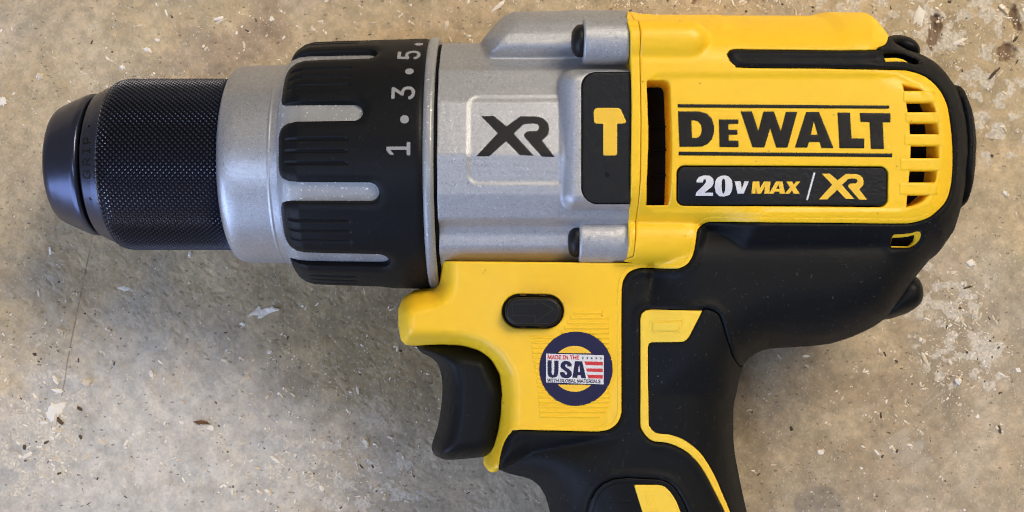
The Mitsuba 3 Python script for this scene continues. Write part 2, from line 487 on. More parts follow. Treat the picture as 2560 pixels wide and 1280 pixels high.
def floor_bump(p, n, uv):
    x, y = floor_coord(p)
    return fbm(x * 0.10, y * 0.10, 3, octaves=3) + 0.5 * smoothstep(0.5, 0.62, fbm(x * 0.030 + 9, y * 0.036, 13, octaves=4))


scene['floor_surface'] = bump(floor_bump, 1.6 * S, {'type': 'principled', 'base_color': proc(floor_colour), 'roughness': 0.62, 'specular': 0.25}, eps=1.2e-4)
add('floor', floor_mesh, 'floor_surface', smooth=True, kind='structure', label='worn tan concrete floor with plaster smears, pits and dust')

# ------------------------------------------------------------------ chuck, collar and clutch (turned parts round the barrel axis)
nose = [(300, 100), (255, 150), (254, 171), (249, 177), (238, 176), (200, 160), (172, 147), (160, 139), (155, 128), (155, 70), (172, 62), (260, 60)]
add('chuck_nose', revolve(round_profile(nose, 7), 200), 'chuck_steel', DR, label='tapered bare blue-black front ring of the chuck')

sleeve_r = lambda x: np.interp(x, [259, 260, 264, 290, 308, 322, 336, 350], [145, 174, 180, 193.5, 202, 208.5, 211, 211])
KN0, KN1 = 306.0, 612.0
PX = 13.6
xs = np.concatenate([[302.0], np.arange(306, 612, PX / 8)])
th = np.arange(768) * 2 * np.pi / 768
XX, TH = np.meshgrid(xs, th, indexing='ij')
base = sleeve_r(XX)
tri = lambda q: np.abs(((q) % 1.0) - 0.5) * 2
n_turn = 96
a_ = (XX - 306) / PX + TH * n_turn / (2 * np.pi)
b_ = (XX - 306) / PX - TH * n_turn / (2 * np.pi)
kn = np.clip(np.minimum(1 - tri(a_), 1 - tri(b_)), 0, 0.62) / 0.62
edge = np.clip((XX - KN0) / 6, 0, 1)
base = base + edge * (6.5 * kn - 4.2)
vv = np.stack([XX, YC + base * np.sin(TH), base * np.cos(TH)], -1).reshape(-1, 3)
i, j = np.meshgrid(np.arange(len(xs) - 1), np.arange(len(th)), indexing='ij')
n_ = len(th)
a, b, c, d = i * n_ + j, i * n_ + (j + 1) % n_, (i + 1) * n_ + (j + 1) % n_, (i + 1) * n_ + j
sleeve = tm(vv, np.vstack([np.stack([a, b, c], -1).reshape(-1, 3), np.stack([a, c, d], -1).reshape(-1, 3)]))
if (sleeve.face_normals[:200] * (sleeve.triangles_center[:200] - world(np.array([[300, YC, 0]])))).sum() < 0:
    sleeve.invert()
sl = add('chuck_sleeve', sleeve, 'knurl_steel', DR, label='black keyless chuck sleeve with diamond knurling', smooth=22)
bx_ = np.linspace(259, 303, 30)
band = [(303, 150), (259, 145)] + list(zip(bx_, sleeve_r(bx_))) + [(307, 196), (307, 150)]
add('sleeve_band', revolve(band[1:], 200), 'chuck_steel', sl, label='smooth front band of the sleeve with engraved letters')


def ang_of(v, R):
    """Angle on a ring of radius R that is seen at height v of the photograph."""
    lo, hi = -1.5, 1.5
    for _ in range(40):
        m = (lo + hi) / 2
        lo, hi = (m, hi) if CY + (YC + R * math.sin(m) - CY) * D / (D - R * math.cos(m)) < v else (lo, m)
    return lo


pos = ang_of(447, 186)
for ch, w in zip('GRIP', (0.86, 0.86, 0.48, 0.8)):
    sh = affinity.scale(text_shape(ch, True), 24, 22, origin=(0, 0))
    sh = affinity.translate(sh, -sh.bounds[0], 0)
    add('letter', wrap(sh, 294, pos, lambda x: float(sleeve_r(np.mean(x))) if np.ndim(x) == 0 else sleeve_r(x), 1.0, 3, 0.6), 'ink_engraved', sl)
    pos -= (sh.bounds[2] + 9) / 186
for v in (495, 318):
    add('dot', wrap(Point(0, 0).buffer(4), 284, ang_of(v, 186), lambda x: float(sleeve_r(np.mean(x))) if np.ndim(x) == 0 else sleeve_r(x), 1.0, 3, 0.6), 'ink_engraved', sl)

collar = [(640, 150), (594, 205), (593, 218), (600, 234), (614, 243), (634, 245), (716, 246), (720, 247.3), (724, 246.6), (744, 249), (775, 250), (790, 180)]
add('chuck_collar', revolve(round_profile(collar, 8), 200), 'smooth_silver', DR, label='plain silver metal collar behind the knurled sleeve')

# clutch core: silver with flecks, seen in the slots; and the thin rim at the gearbox side
core = [(790, 150), (738, 242), (742, 258), (754, 272), (772, 282), (800, 286), (1060, 290), (1076, 300), (1080, 309), (1086, 313.5), (1098, 313.5), (1103, 309), (1104, 250), (1090, 180)]
cl = add('clutch_ring', revolve(round_profile(core, 5), 240), 'fleck_silver', DR, label='silver flecked clutch ring showing in the slots')
SLOTS = {}
NL = 10
ends = [941, 978, 990, 950, 965, 945, 980, 960, 985, 962]
order = [3, 0, 1, 2, 4, 5, 6, 7, 8, 9]
slot_c = math.radians(-1.5)
XG = np.concatenate([np.linspace(748, 790, 26), np.arange(792, 1000, 2.4), np.arange(1002, 1077, 4.5), [1077.5, 1079]])
n_ = 900
th = np.arange(n_) * 2 * np.pi / n_
XX, TH = np.meshgrid(XG, th, indexing='ij')
rad = np.interp(XG, [748, 752, 760, 775, 795, 850, 1000, 1066, 1075, 1079], [266, 275, 286, 296, 302, 304.5, 308.5, 310.5, 309.5, 306])[:, None] + 0 * TH
k_idx = np.round((TH - slot_c - math.radians(18)) / math.radians(36))
dth = TH - slot_c - math.radians(18) - k_idx * math.radians(36)
end = np.array([941, 978, 990, 962, 945, 980, 960, 985, 945, 959])[((k_idx + 1) % 10).astype(int)]
yy = dth * 295
hw = 21.5 + 16 * np.exp(-(XX - 748) / 11)
sd = np.where(XX < end - 21.5, np.abs(yy) - hw, np.hypot(yy, XX - (end - 21.5)) - 21.5)
rad = rad - 40 * np.clip((2.2 - sd) / 4.4, 0, 1) - 5.5 * np.clip(1 - (sd - 2) / 22, 0, 1) ** 2
# lobe ridges
kl = np.round((TH - slot_c) / math.radians(36))
yl = (TH - slot_c - kl * math.radians(36)) * 302
for o in (-27, 0, 27):
    rad -= 4.8 * np.exp(-((yl - o) / 2.6) ** 2) * np.clip((XX - 764) / 6, 0, 1) * np.clip((912 - XX) / 6, 0, 1)
rad -= 3.0 * np.clip((XX - 930) / 60, 0, 1) * 0
vv = np.stack([XX, YC + rad * np.sin(TH), rad * np.cos(TH)], -1).reshape(-1, 3)
i, j = np.meshgrid(np.arange(len(XG) - 1), np.arange(n_), indexing='ij')
a, b, c, d = i * n_ + j, i * n_ + (j + 1) % n_, (i + 1) * n_ + (j + 1) % n_, (i + 1) * n_ + j
grip = tm(vv, np.vstack([np.stack([a, b, c], -1).reshape(-1, 3), np.stack([a, c, d], -1).reshape(-1, 3)]))
if (grip.face_normals[-200:] * (grip.triangles_center[-200:] - world(np.array([[1070, YC, 0]])))).sum() < 0:
    grip.invert()
cg = add('clutch_grip', grip, 'black_plastic', DR, label='black slotted torque collar with raised lobes and grey setting marks', smooth=40)
RN = 310.0
ring_r = lambda x: np.interp(x, [1000, 1066], [308.5, 310.5])
rr_ = lambda x: float(ring_r(np.mean(x))) if np.ndim(x) == 0 else ring_r(x)
for ch, v0, wdt, xb in (('1', 372, 30, 1060), ('3', 233, 36, 1068), ('5', 139, 40, 1074)):
    sh = text_shape(ch, False).buffer(0.02)
    x0, y0, x1, y1 = sh.bounds
    sh = affinity.scale(affinity.translate(sh, -x0, -y0), wdt / (x1 - x0), 54 / (y1 - y0), origin=(0, 0))
    if ch == '1':
        sh = affinity.translate(sh, 0, 0)
    ya = ang_of(v0, 308)
    add('numeral', wrap(affinity.translate(sh, -wdt / 2, 0), xb - 8, ya, rr_, 0.9, 3, 0.5), 'ink_grey', cg)
for v0, xb in ((299, 1042), (180, 1048), (113, 1062)):
    add('dot', wrap(Point(0, 0).buffer(10), xb - 4, ang_of(v0, 308), rr_, 0.9, 3, 0.5), 'ink_grey', cg)
add('neck', revolve([(1098, 200), (1099, 296), (1110, 296), (1112, 200)], 160), 'black_dark', DR)

# ------------------------------------------------------------------ gearbox (silver casting)
CELL = 2.0
gx0, gy0 = 1040.0, -80.0
gxs, gys = np.arange(gx0, 1640, CELL), np.arange(gy0, 800, CELL)
GG = (*np.meshgrid(gxs, gys), CELL)


def gflat(pts, z):
    return Polygon(flat(pts, z))


yr = GG[1] - YC
cyl = np.sqrt(np.clip(300.0 ** 2 - yr ** 2, 0, None))
step_up = np.clip((yr + 214) / 10, 0, 1)
face = np.interp(yr, [-214, -205, -120, 0, 90, 140, 146, 158, 176, 205, 222, 240, 262, 290, 300], [215, 232, 284, 306, 295, 268, 262, 240, 226, 223, 206, 172, 130, 40, 0])
HG = np.where(yr > -214, np.where(yr < -205, cyl + (face - cyl) * step_up, face), cyl)
HG = ndimage.gaussian_filter(HG, 1.0)
hump = gflat([(1190, 200), (1198, 112), (1216, 88), (1246, 54), (1262, 40), (1280, 32), (1399, 28), (1521, 26), (1640, 30), (1640, 200)], 20)
shp = inflate(hump, 62, 1.0, GG) * np.interp(GG[1], [20, 60, 120, 190, 230], [120, 165, 205, 226, 226])
shp = ndimage.gaussian_filter(shp, 2.0)
HG = np.where(GG[1] < 225, smax(HG, shp, 16), HG)
blockp = gflat([(1400, 168), (1640, 168), (1640, 524), (1400, 524)], 300)
blk = inflate(soft(blockp, 34), 34, 1.0, GG)
HG = np.where(blk > 0, np.maximum(HG, (HG * 0.0 + 268) + 52 * ndimage.gaussian_filter(blk, 1.2)), HG)
HG = ndimage.gaussian_filter(HG, 0.9)
badge = soft(gflat([(1170, 237), (1440, 237), (1440, 459), (1170, 459)], 300), 22)
bd = inflate(badge, 5, 1.0, GG)
HG = HG - 3.0 * ndimage.gaussian_filter(bd, 0.8) * (1 - np.clip(blk * 3, 0, 1))
gear = Field(HG, gx0, gy0, CELL)
gear_px = [(1060, 180), (1112, 106), (1202, 106), (1218, 85), (1246, 52), (1262, 40), (1282, 31), (1399, 28), (1521, 26), (1566, 31), (1569, 53), (1577, 80), (1579, 175), (1581, 265), (1579, 425), (1576, 510), (1574, 611), (1570, 637)]
gp = on(gear, gear_px)
g_poly = Polygon([(1111, 110), (1202, 110)] + [tuple(q) for q in flat([(1218, 86), (1246, 53), (1262, 41), (1282, 32), (1399, 29), (1521, 27), (1568, 31)], 15)] +
                 [tuple(q) for q in gp[10:]] + [(1558, 690), (1111, 690)])
pocket = soft(Polygon(flat([(1453.5, 178), (1680, 178), (1680, 509), (1453.5, 509)], 318)), 36)
g_poly = g_poly.difference(pocket.buffer(0.5))
gb = add('gearbox_case', patch(soft(g_poly, 1.0), gear, 0, 2.5, None, 4.0, 2.4), 'cast_silver', DR, label='silver cast gearbox case with rough grain')

# black insert with the hammer
pk = Polygon(flat(np.array([(1430, 150), (1576, 150), (1578, 175), (1580, 265), (1578, 425), (1574, 540), (1430, 540)]), 316))
insert = pocket.buffer(-1.5).intersection(pk)
flat_h = lambda z: (lambda x, y: np.full(np.shape(x), float(z)))
hp = add('hammer_plate', patch(insert, flat_h(314), 0, 3, 40, 9, 3), 'plate_black', DR, label='black inset plate carrying a yellow hammer sign')
ham = [(1430, 215), (1445, 185), (1475, 175), (1700, 175), (1730, 190), (1790, 325), (1785, 340), (1750, 348), (1690, 350), (1690, 690), (1670, 700), (1545, 700), (1535, 690), (1535, 350), (1460, 350), (1435, 330)]
c6 = lambda pts: [(1160 + x / 4.4136, 230 + y / 4.4136) for x, y in pts]
add('hammer_sign', patch(soft(Polygon(flat(c6(ham), 315)), 2.5), flat_h(315.5), 0, 1.2, 4, 8, 2.5), 'ink_yellow', hp)
add('plate_dimple', patch(Point(*flat([(1518, 436)], 314)[0]).buffer(6), flat_h(314.6), 0, 1.2, 3, 4, 2), 'black_plastic', hp)

XR = [(188, 268), (330, 265), (470, 380), (620, 268), (800, 270), (870, 290), (925, 340), (940, 400), (930, 470), (880, 520), (860, 535), (1000, 718), (860, 715), (660, 490), (665, 462), (690, 440), (720, 432), (800, 432),
      (825, 410), (828, 380), (810, 358), (775, 350), (700, 352), (655, 360), (550, 460), (770, 705), (615, 698), (465, 545), (280, 710), (135, 710), (372, 455)]
add('emblem', patch(Polygon(on(gear, c6(XR))), gear, 0.9, 0.5, 3, 5, 2.2), 'ink_black', gb, label='black XR emblem printed on the gearbox', smooth=60)


# screw bosses and screws
def capped(x0, x1, r, yc, zc, n=56):
    p = round_profile([(x0, 0.5), (x0, r), (x1, r), (x1, 0.5)], 6)
    return revolve(p, n, yc, zc)


for (u0, y_, z_, r_, bu) in ((1457, 153, 276, 52, 1457), (1446, 602, 200, 56, 1446)):
    x0 = CX + (u0 - CX) * (D - z_) / D
    xr = CX + (1573 - CX) * (D - z_ - 30) / D
    add('screw_boss', capped(x0, xr, r_, y_, z_), 'cast_silver', gb)
    hr = r_ - 15
    prof = round_profile([(x0 + 3, 0.5), (x0 + 3, hr - 4), (x0 - 1, hr), (x0 - 12, hr), (x0 - 22, hr - 9), (x0 - 26, hr * 0.45), (x0 - 26, 12), (x0 - 14, 9), (x0 - 14, 0.5)], 5)
    add('screw', revolve(prof, 48, y_, z_ + 6), 'black_gloss', DR, label='black socket screw in the upper boss' if r_ < 55 else 'black socket screw in the lower boss')

# ------------------------------------------------------------------ clamshell body: height of its surface over the x-y plane
bx0, by0 = 940.0, -60.0
bxs, bys = np.arange(bx0, 2520, CELL), np.arange(by0, 1560, CELL)
BG = (*np.meshgrid(bxs, bys), CELL)
rim_top = [(1300, 30), (1500, 30), (1570, 29), (1600, 35), (1650, 37), (1800, 38), (2012, 39), (2042, 31), (2143, 31), (2165, 44), (2191, 72), (2214, 106)]
rear = [(2250, 116), (2294, 131), (2322, 148), (2350, 176), (2376, 212), (2396, 260), (2408, 310), (2413, 360), (2411, 420), (2404, 480), (2394, 534)]
rear_low = [(2378, 586), (2351, 631), (2319, 669), (2290, 705), (2250, 765), (2204, 804), (2170, 824), (2125, 844), (2076, 859), (2027, 865), (1971, 868), (1922, 871), (1896, 878), (1870, 895), (1849, 916)]
grip_right = [(1843, 930), (1836, 962), (1829, 1000), (1827, 1017), (1827, 1085), (1831, 1130), (1845, 1203), (1861, 1275), (1885, 1350), (1925, 1460), (1950, 1540)]
grip_left = [(1395, 1540), (1384, 1340), (1376, 1285), (1371, 1262), (1362, 1232), (1347, 1207), (1325, 1190), (1300, 1184), (1284, 1181), (1262, 1176), (1247, 1170)]
prong = [(1238, 1171), (1226, 1171), (1214, 1167), (1208, 1154), (1212, 1136), (1222, 1108), (1236, 1060), (1242, 1021), (1244, 972), (1240, 929), (1222, 898), (1196, 878), (1157, 866), (1117, 863), (1041, 863)]
nose_y = [(1017, 861), (1004, 850), (998, 815), (998, 770), (1008, 745), (1034, 726), (1065, 719), (1088, 716), (1097, 706), (1098, 655)]


def pf(pts, z):
    return [tuple(q) for q in flat(pts, z)]


motor = Polygon(pf(rim_top, 60) + pf(rear, 88) + pf([(2372, 590), (2330, 650), (2250, 680), (1800, 690)], 75) + pf([(1755, 655), (1735, 630), (1540, 624), (1300, 624)], 60))
swell = Polygon(pf(rear[-3:] + rear_low[:5], 85) + pf(rear_low[5:], 45) + [(1820, 1000), (1560, 1000), (1545, 500), (2330, 500)])
handle = Polygon(pf([(1849, 916)] + grip_right, 15) + pf(grip_left, 10) + [(1250, 1150), (1262, 1090), (1290, 1040), (1420, 1000), (1480, 640), (1850, 640)])
trig_zone = Polygon(pf(prong + nose_y, 15) + [(1098, 560), (1640, 560), (1640, 1080), (1330, 1120), (1246, 1168)])
hm = inflate(motor, 165, 325, BG)
hs = inflate(swell, 150, 268, BG)
hh = inflate(handle, 160, 238, BG)
ht = inflate(trig_zone, 52, 222, BG)
# shallow scoop of the trigger cheek towards its front
ht = ht - 12 * np.exp(-(((BG[0] - 1170) / 150) ** 2 + ((BG[1] - 800) / 140) ** 2)) * (ht > 60)
hm = ndimage.gaussian_filter(hm, 1.6)
hs, hh = ndimage.gaussian_filter(hs, 8.0), ndimage.gaussian_filter(hh, 9.0)
ht = ndimage.gaussian_filter(ht, 2.5)
H = smax(hs, hh, 70)
H = smax(H, ht, 18)
H = np.where(BG[0] > 1512, smax(hm, H, 14), H)


def capsule(x0, x1, y, zc, r):
    """Height of a bullet shaped boss along the barrel with a rounded rear end."""
    dx = np.clip(BG[0] - x1, 0, None)
    q = r * r - (BG[1] - y) ** 2 - dx ** 2
    return np.where((q > 0) & (BG[0] > x0), zc + np.sqrt(np.clip(q, 0, None)), 0)


for (xr, y_, z_, r_) in ((1676, 156, 290, 50), (1678, 602, 218, 56)):
    H = np.where(BG[0] > 1512, np.maximum(H, ndimage.gaussian_filter(smax(H, capsule(1500, xr, y_, z_, r_), 5), 0.9)), H)
# panel face a little hollow between the raised rear border and the shoulder
panel = inflate(soft(Polygon(pf([(1625, 186), (2240, 186), (2300, 215), (2342, 290), (2352, 360), (2340, 440), (2310, 505), (2250, 528), (1625, 528)], 318)), 20), 9, 1.0, BG)
H = H - 6.0 * ndimage.gaussian_filter(panel, 1.0)
H = ndimage.gaussian_filter(H, 0.8)
body = Field(H, bx0, by0, CELL)
whole = unary_union([motor, swell, handle, trig_zone]).buffer(0)

# outlines traced on the body
black_in = [(1819, 136), (1826, 127), (1841, 124), (1902, 125), (2165, 127), (2196, 120), (2217, 109), (2224, 80)]
black_out = [(2300, 80), (2460, 150), (2520, 360), (2460, 600), (2400, 800), (2200, 960), (1950, 1000), (2000, 1540), (1200, 1540), (1230, 1200), (1247, 1172)]
black_edge = [(1250, 1150), (1257, 1121), (1266, 1099), (1279, 1083), (1301, 1076), (1476, 1080), (1502, 1079), (1516, 1077), (1529, 1071.5), (1541, 1062), (1549, 1050), (1554, 1036), (1555.5, 1020), (1555, 1000), (1555, 771), (1557, 714), (1562, 697), (1572, 683), (1590, 674), (1612, 671),
              (1684, 673), (1706, 669), (1723, 657), (1735, 633), (1741, 600), (1744, 578), (1754, 565), (1769, 557), (1790, 556), (1915, 557), (2130, 559), (2252, 560), (2286, 557), (2320, 546), (2345, 528), (2367, 502),
              (2379, 462), (2383, 406), (2381, 340), (2372, 274), (2360, 241), (2341, 213), (2313, 190), (2276, 177), (2247, 174), (2201, 173), (2060, 170), (1863, 168), (1841, 164), (1826, 151)]
rubber = Polygon(np.vstack([on(body, spline(black_in, False, 4)), np.array(black_out), on(body, spline(black_edge, False, 4))])).buffer(0).intersection(whole)
rubber = max(polygons(rubber), key=lambda q: q.area)
seam_x = on(body, [(1566, 20), (1568, 53), (1576, 80), (1578, 175), (1580, 265), (1578, 425), (1575, 510), (1573, 611), (1569, 642), (1560, 654)])
front_cut = Polygon(list(map(tuple, seam_x)) + [(1560, 656), (1098, 652), (900, 640), (900, -100), (1560, -100)])
yellow = whole.difference(rubber.buffer(1.2)).difference(front_cut)
yellow = unary_union([q for q in polygons(yellow) if q.area > 3000])

# openings
slot_px = [(1617, 206), (1620, 201), (1660, 200), (1670, 203), (1675, 212), (1679, 308), (1680, 370), (1679, 427), (1675, 500), (1670, 513), (1616, 513), (1617, 457), (1621, 368), (1621, 314)]
vent_px = [(2257, 211), (2300, 222), (2326, 240), (2338, 268), (2343, 300), (2347, 340), (2347, 396), (2341, 446), (2328, 482), (2306, 504), (2285, 514), (2267, 518), (2269, 490), (2275, 429), (2278, 368), (2275, 314), (2267, 260)]
slot = Polygon(on(body, slot_px))
vent = Polygon(on(body, vent_px)).buffer(0)
plate = soft(Polygon(on(body, [(1695.5, 417), (1960, 418), (2218, 419.5), (2217, 466), (2216, 514), (1960, 512), (1694.5, 510.5), (1695, 466)])).buffer(0), 15)
btn = LineString(flat([(1298, 778), (1367, 779)], 222)).buffer(41 * 0.926)

win_px = [(2236, 588), (2256, 587), (2277, 585), (2293, 580), (2301, 581), (2303, 588), (2299, 600), (2288, 612), (2276, 618), (2230, 617), (2229, 608), (2231, 596)]
win2_px = [(2210, 136), (2222, 134), (2241, 134), (2263, 138), (2285, 147), (2294, 154), (2294, 159), (2280, 158), (2262, 152), (2240, 151), (2216, 152)]
win, win2 = Polygon(on(body, win_px)).buffer(0), Polygon(on(body, win2_px)).buffer(0)

yellow_main = yellow.difference(slot).difference(vent).difference(plate.buffer(3.5)).difference(btn.buffer(1.5))
# a raised border runs along the rubber below the panel and round the trigger cheek; a seam line parts it from the panel
border_zone = Polygon(pf([(1235, 1200), (1200, 1050), (1520, 1040), (1520, 690), (1560, 640), (1730, 600), (1745, 535), (2290, 535), (2318, 548), (2318, 600), (1800, 700), (1650, 1200)], 250))
near = rubber.buffer(11.5)
border = yellow.intersection(near).intersection(border_zone)
border = unary_union([q for q in polygons(border) if q.area > 400])
flange_cut = Polygon(pf([(1562, 0), (1590, 0), (1597, 80), (1599, 200), (1601, 300), (1600, 425), (1597, 510), (1595, 560), (1590, 640), (1562, 652)], 318))
flange = yellow.intersection(flange_cut).difference(border.buffer(1.5))
yellow_main = yellow_main.difference(flange.buffer(1.3))
yellow_main = unary_union([q for q in polygons(yellow_main) if q.area > 1500])
border = border.difference(rubber.buffer(1.3))

hs_key = add('motor_housing', patch(yellow_main, body, 0, 3.6, None, 4.4, 2.5), 'yellow_plastic', DR, label='glossy yellow plastic motor housing and trigger cheek')
add('front_flange', patch(flange, body, 1.0, 2.5, None, 6, 2.6), 'yellow_plastic', hs_key)
add('border_rim', patch(border, body, 1.8, 2.2, 9, 4, 2.4), 'yellow_plastic', hs_key)
add('slot_lining', patch(slot.buffer(7), flat_h(205), 0, 0, 20, 14, 6), 'black_dark', hs_key)
for v in (314, 372, 437):
    q = Polygon(pf([(1630, v), (1672, v), (1672, v + 5), (1630, v + 5)], 215))
    add('cooling_fin', patch(q, flat_h(218), 0, 1.0, 20, 8, 4), 'black_dark', hs_key)
add('vent_lining', patch(vent.buffer(7), lambda x, y: body(x, y) - 82, 0, 0, 8, 14, 6), 'black_dark', hs_key)
for (v0, v1, u0, u1, r0, r1) in ((227, 256, 2256, 2340, 9, 4), (280, 307, 2262, 2350, 9, 4), (335, 364, 2259, 2354, 9, 4), (395, 427, 2249, 2354, 9, 4), (456, 488, 2247, 2346, 9, 4)):
    q = Polygon(on(body, [(u0, v0), ((u0 + u1) / 2, v0), (u1, v0), (u1, (v0 + v1) / 2), (u1, v1), ((u0 + u1) / 2, v1), (u0, v1), (u0, (v0 + v1) / 2)])).buffer(0)
    add('vent_slat', patch(soft(q, 3), body, 2.0, 4.5, 30, 4.5, 2.6), 'yellow_plastic', hs_key)

# ribs of the cheek
for k in range(22):
    v = 777 + 12.35 * k
    if v < 830:
        u0 = np.interp(v, [777, 826], [1433, 1402])
    else:
        u0 = np.interp(v, [835, 960, 1036], [1324, 1342, 1348])
    u1 = 1508 if k == 0 else np.interp(v, [789, 1000, 1024, 1036], [1523, 1523, 1515, 1499])
    q = Polygon(flat([(u0, v + 1), (u1, v + 1), (u1, v + 9.5), (u0, v + 9.5)], 224))
    add('rib', patch(q, body, 2.8, 4.2, 10, 4, 2.6), 'yellow_plastic', hs_key)

# ------------------------------------------------------------------ brand lettering, rating plate
c7 = lambda pts: [(1680 + x / 4.267, 240 + y / 4.267) for x, y in pts]


def shape7(outer, *holes, curve=False):
    f = (lambda q: spline(q, True, 4)) if curve else (lambda q: np.array(q))
    return Polygon(on(body, f(c7(outer))), [on(body, f(c7(h))) for h in holes]).buffer(0)


logo = [shape7([(65, 165), (180, 165), (290, 166), (370, 190), (425, 245), (448, 330), (445, 390), (425, 460), (380, 512), (320, 538), (240, 541), (80, 541), (75, 400), (68, 260)],
               [(205, 260), (235, 257), (280, 272), (310, 310), (318, 355), (312, 400), (290, 435), (255, 450), (212, 447)]),
        shape7([(500, 250), (705, 252), (706, 297), (600, 297), (600, 362), (695, 362), (695, 413), (603, 413), (605, 475), (708, 478), (708, 545), (508, 543)]),
        shape7([(733, 165), (850, 165), (920, 378), (975, 167), (1085, 167), (1160, 380), (1215, 170), (1333, 172), (1230, 550), (1112, 550), (1047, 340), (983, 548), (860, 546)]),
        shape7([(1430, 172), (1565, 172), (1720, 555), (1595, 553), (1575, 490), (1460, 490), (1440, 550), (1312, 548)], [(1512, 265), (1555, 415), (1478, 415)]),
        shape7([(1765, 178), (1895, 178), (1912, 452), (2048, 455), (2046, 556), (1787, 555), (1775, 330)]),
        shape7([(2003, 182), (2325, 185), (2328, 280), (2245, 280), (2258, 565), (2122, 563), (2108, 278), (2012, 275)])]
for q in logo:
    add('logo_letter', patch(q, body, 3.0, 1.2, 8, 7, 2.4), 'black_gloss', hs_key)
for q in (shape7([(62, 88), (2315, 103), (2315, 135), (62, 122)]), shape7([(72, 595), (2345, 615), (2345, 652), (72, 632)])):
    add('logo_bar', patch(q, body, 3.0, 1.2, 8, 9, 3), 'black_gloss', hs_key)
add('trade_mark_dot', patch(shape7([(2280, 525), (2310, 520), (2335, 530), (2335, 570), (2310, 578), (2282, 570)]), body, 1.2, 1.2, 5, 5, 2), 'yellow_plastic', hs_key)

plh = lambda x, y: body(x, y) - 2.0
rp = add('rating_plate', patch(plate, plh, 0, 2.2, 14, 8, 2.6), 'plate_black', DR, label='black oblong plate printed with voltage rating')
ink = lambda q, m, nm: add(nm, patch(q, plh, 0.9, 0.4, 3, 6, 2.0), m, rp)
ink(shape7([(265, 922), (262, 900), (285, 865), (340, 845), (400, 850), (440, 880), (445, 925), (430, 965), (360, 1020), (345, 1032), (437, 1030), (440, 1067), (252, 1065), (258, 1030), (330, 960), (357, 930), (365, 905),
            (355, 885), (340, 890), (328, 922)]), 'ink_white', 'digit')
ink(shape7([(520, 852), (565, 845), (610, 860), (640, 900), (647, 955), (640, 1010), (615, 1055), (560, 1072), (505, 1068), (468, 1030), (456, 970), (462, 910), (485, 872)],
           [(545, 880), (560, 885), (568, 910), (570, 960), (567, 1010), (555, 1037), (545, 1040), (535, 1020), (530, 960), (533, 905)]), 'ink_white', 'digit')
ink(shape7([(668, 908), (735, 908), (745, 990), (775, 908), (822, 908), (765, 1040), (700, 1042)]), 'ink_white', 'letter')
ink(shape7([(862, 912), (932, 912), (940, 980), (982, 912), (1052, 912), (1040, 1042), (985, 1042), (993, 965), (950, 1042), (905, 1042), (895, 968), (892, 1042), (848, 1042)]), 'ink_yellow', 'letter')
ink(shape7([(1110, 912), (1180, 912), (1210, 1042), (1150, 1042), (1145, 1020), (1095, 1020), (1085, 1042), (1036, 1042)], [(1140, 945), (1147, 990), (1112, 990)]), 'ink_yellow', 'letter')
ink(shape7([(1222, 912), (1285, 912), (1300, 945), (1325, 912), (1370, 912), (1320, 972), (1365, 1042), (1300, 1042), (1280, 1008), (1255, 1042), (1205, 1042), (1260, 975)]), 'ink_yellow', 'letter')
ink(shape7([(1512, 815), (1532, 818), (1450, 1112), (1432, 1108)]), 'ink_white', 'slash')
ink(shape7([(1570 + (x - 135) / 865 * 512, 828 + (y - 265) / 453 * 280) for x, y in XR]), 'ink_yellow', 'emblem')

# ------------------------------------------------------------------ rubber overmould, grip, stripe
stripe_out = [(1601, 960), (1601, 797), (1604, 785), (1615, 776), (1629, 774), (1700, 775.5), (1756, 777), (1722, 843), (1716, 850), (1706, 855), (1629, 856), (1623, 859), (1620, 867), (1620, 960)]
stripe_in = [(1621, 1000), (1622, 1057), (1625, 1067), (1632, 1077), (1645, 1084), (1670, 1086), (1700, 1095), (1725, 1110), (1750, 1132), (1770, 1160), (1790, 1197), (1807, 1237), (1824, 1277), (1852, 1350), (1880, 1430)]
stripe_back = [(1866, 1430), (1838, 1350), (1812, 1280), (1800, 1255), (1785, 1225), (1765, 1187), (1745, 1157), (1720, 1132), (1690, 1115), (1662, 1106), (1637, 1104), (1620, 1095), (1606, 1077), (1601, 1060), (1601, 1000)]
stripe = Polygon(on(body, np.vstack([stripe_out, spline(stripe_in, False, 3), spline(stripe_back, False, 3)]))).buffer(0)
pad_px = [(1760, 774), (1768, 773.5), (1780, 777), (1792, 784), (1799, 792), (1806, 812), (1812, 834), (1818, 852), (1828, 884), (1836, 900), (1848, 917)]
pad_in = [(1620, 960), (1620, 867), (1623, 859), (1629, 856), (1706, 855), (1716, 850), (1722, 843), (1756, 777)]
pad = Polygon(np.vstack([on(body, spline(pad_px, False, 4)), [(2000, 950), (2050, 1540), (1920, 1540)], on(body, spline(stripe_in, False, 3)[::-1]), on(body, pad_in)])).buffer(0).intersection(whole).difference(stripe.buffer(1))
pad = max(polygons(pad), key=lambda q: q.area)
bad_px = [(1462, 1310), (1466, 1290), (1470, 1277), (1477, 1252), (1490, 1227), (1507, 1210), (1532, 1199), (1567, 1195), (1645, 1199), (1670, 1207), (1687, 1222), (1702, 1245), (1712, 1265), (1722, 1290), (1760, 1400), (1480, 1400)]
bad = soft(Polygon(on(body, bad_px)).buffer(0), 4)
skin = rubber.difference(stripe.buffer(1.4)).difference(pad.buffer(1.6)).difference(bad.buffer(1.2)).difference(win.buffer(1.5)).difference(win2.buffer(2))
skin = unary_union([q for q in polygons(skin) if q.area > 300])


def lip(p, d):
    """The overmould's rounded lip along the yellow panel."""
    return 4.0 * np.exp(-((d - 10) / 7) ** 2)


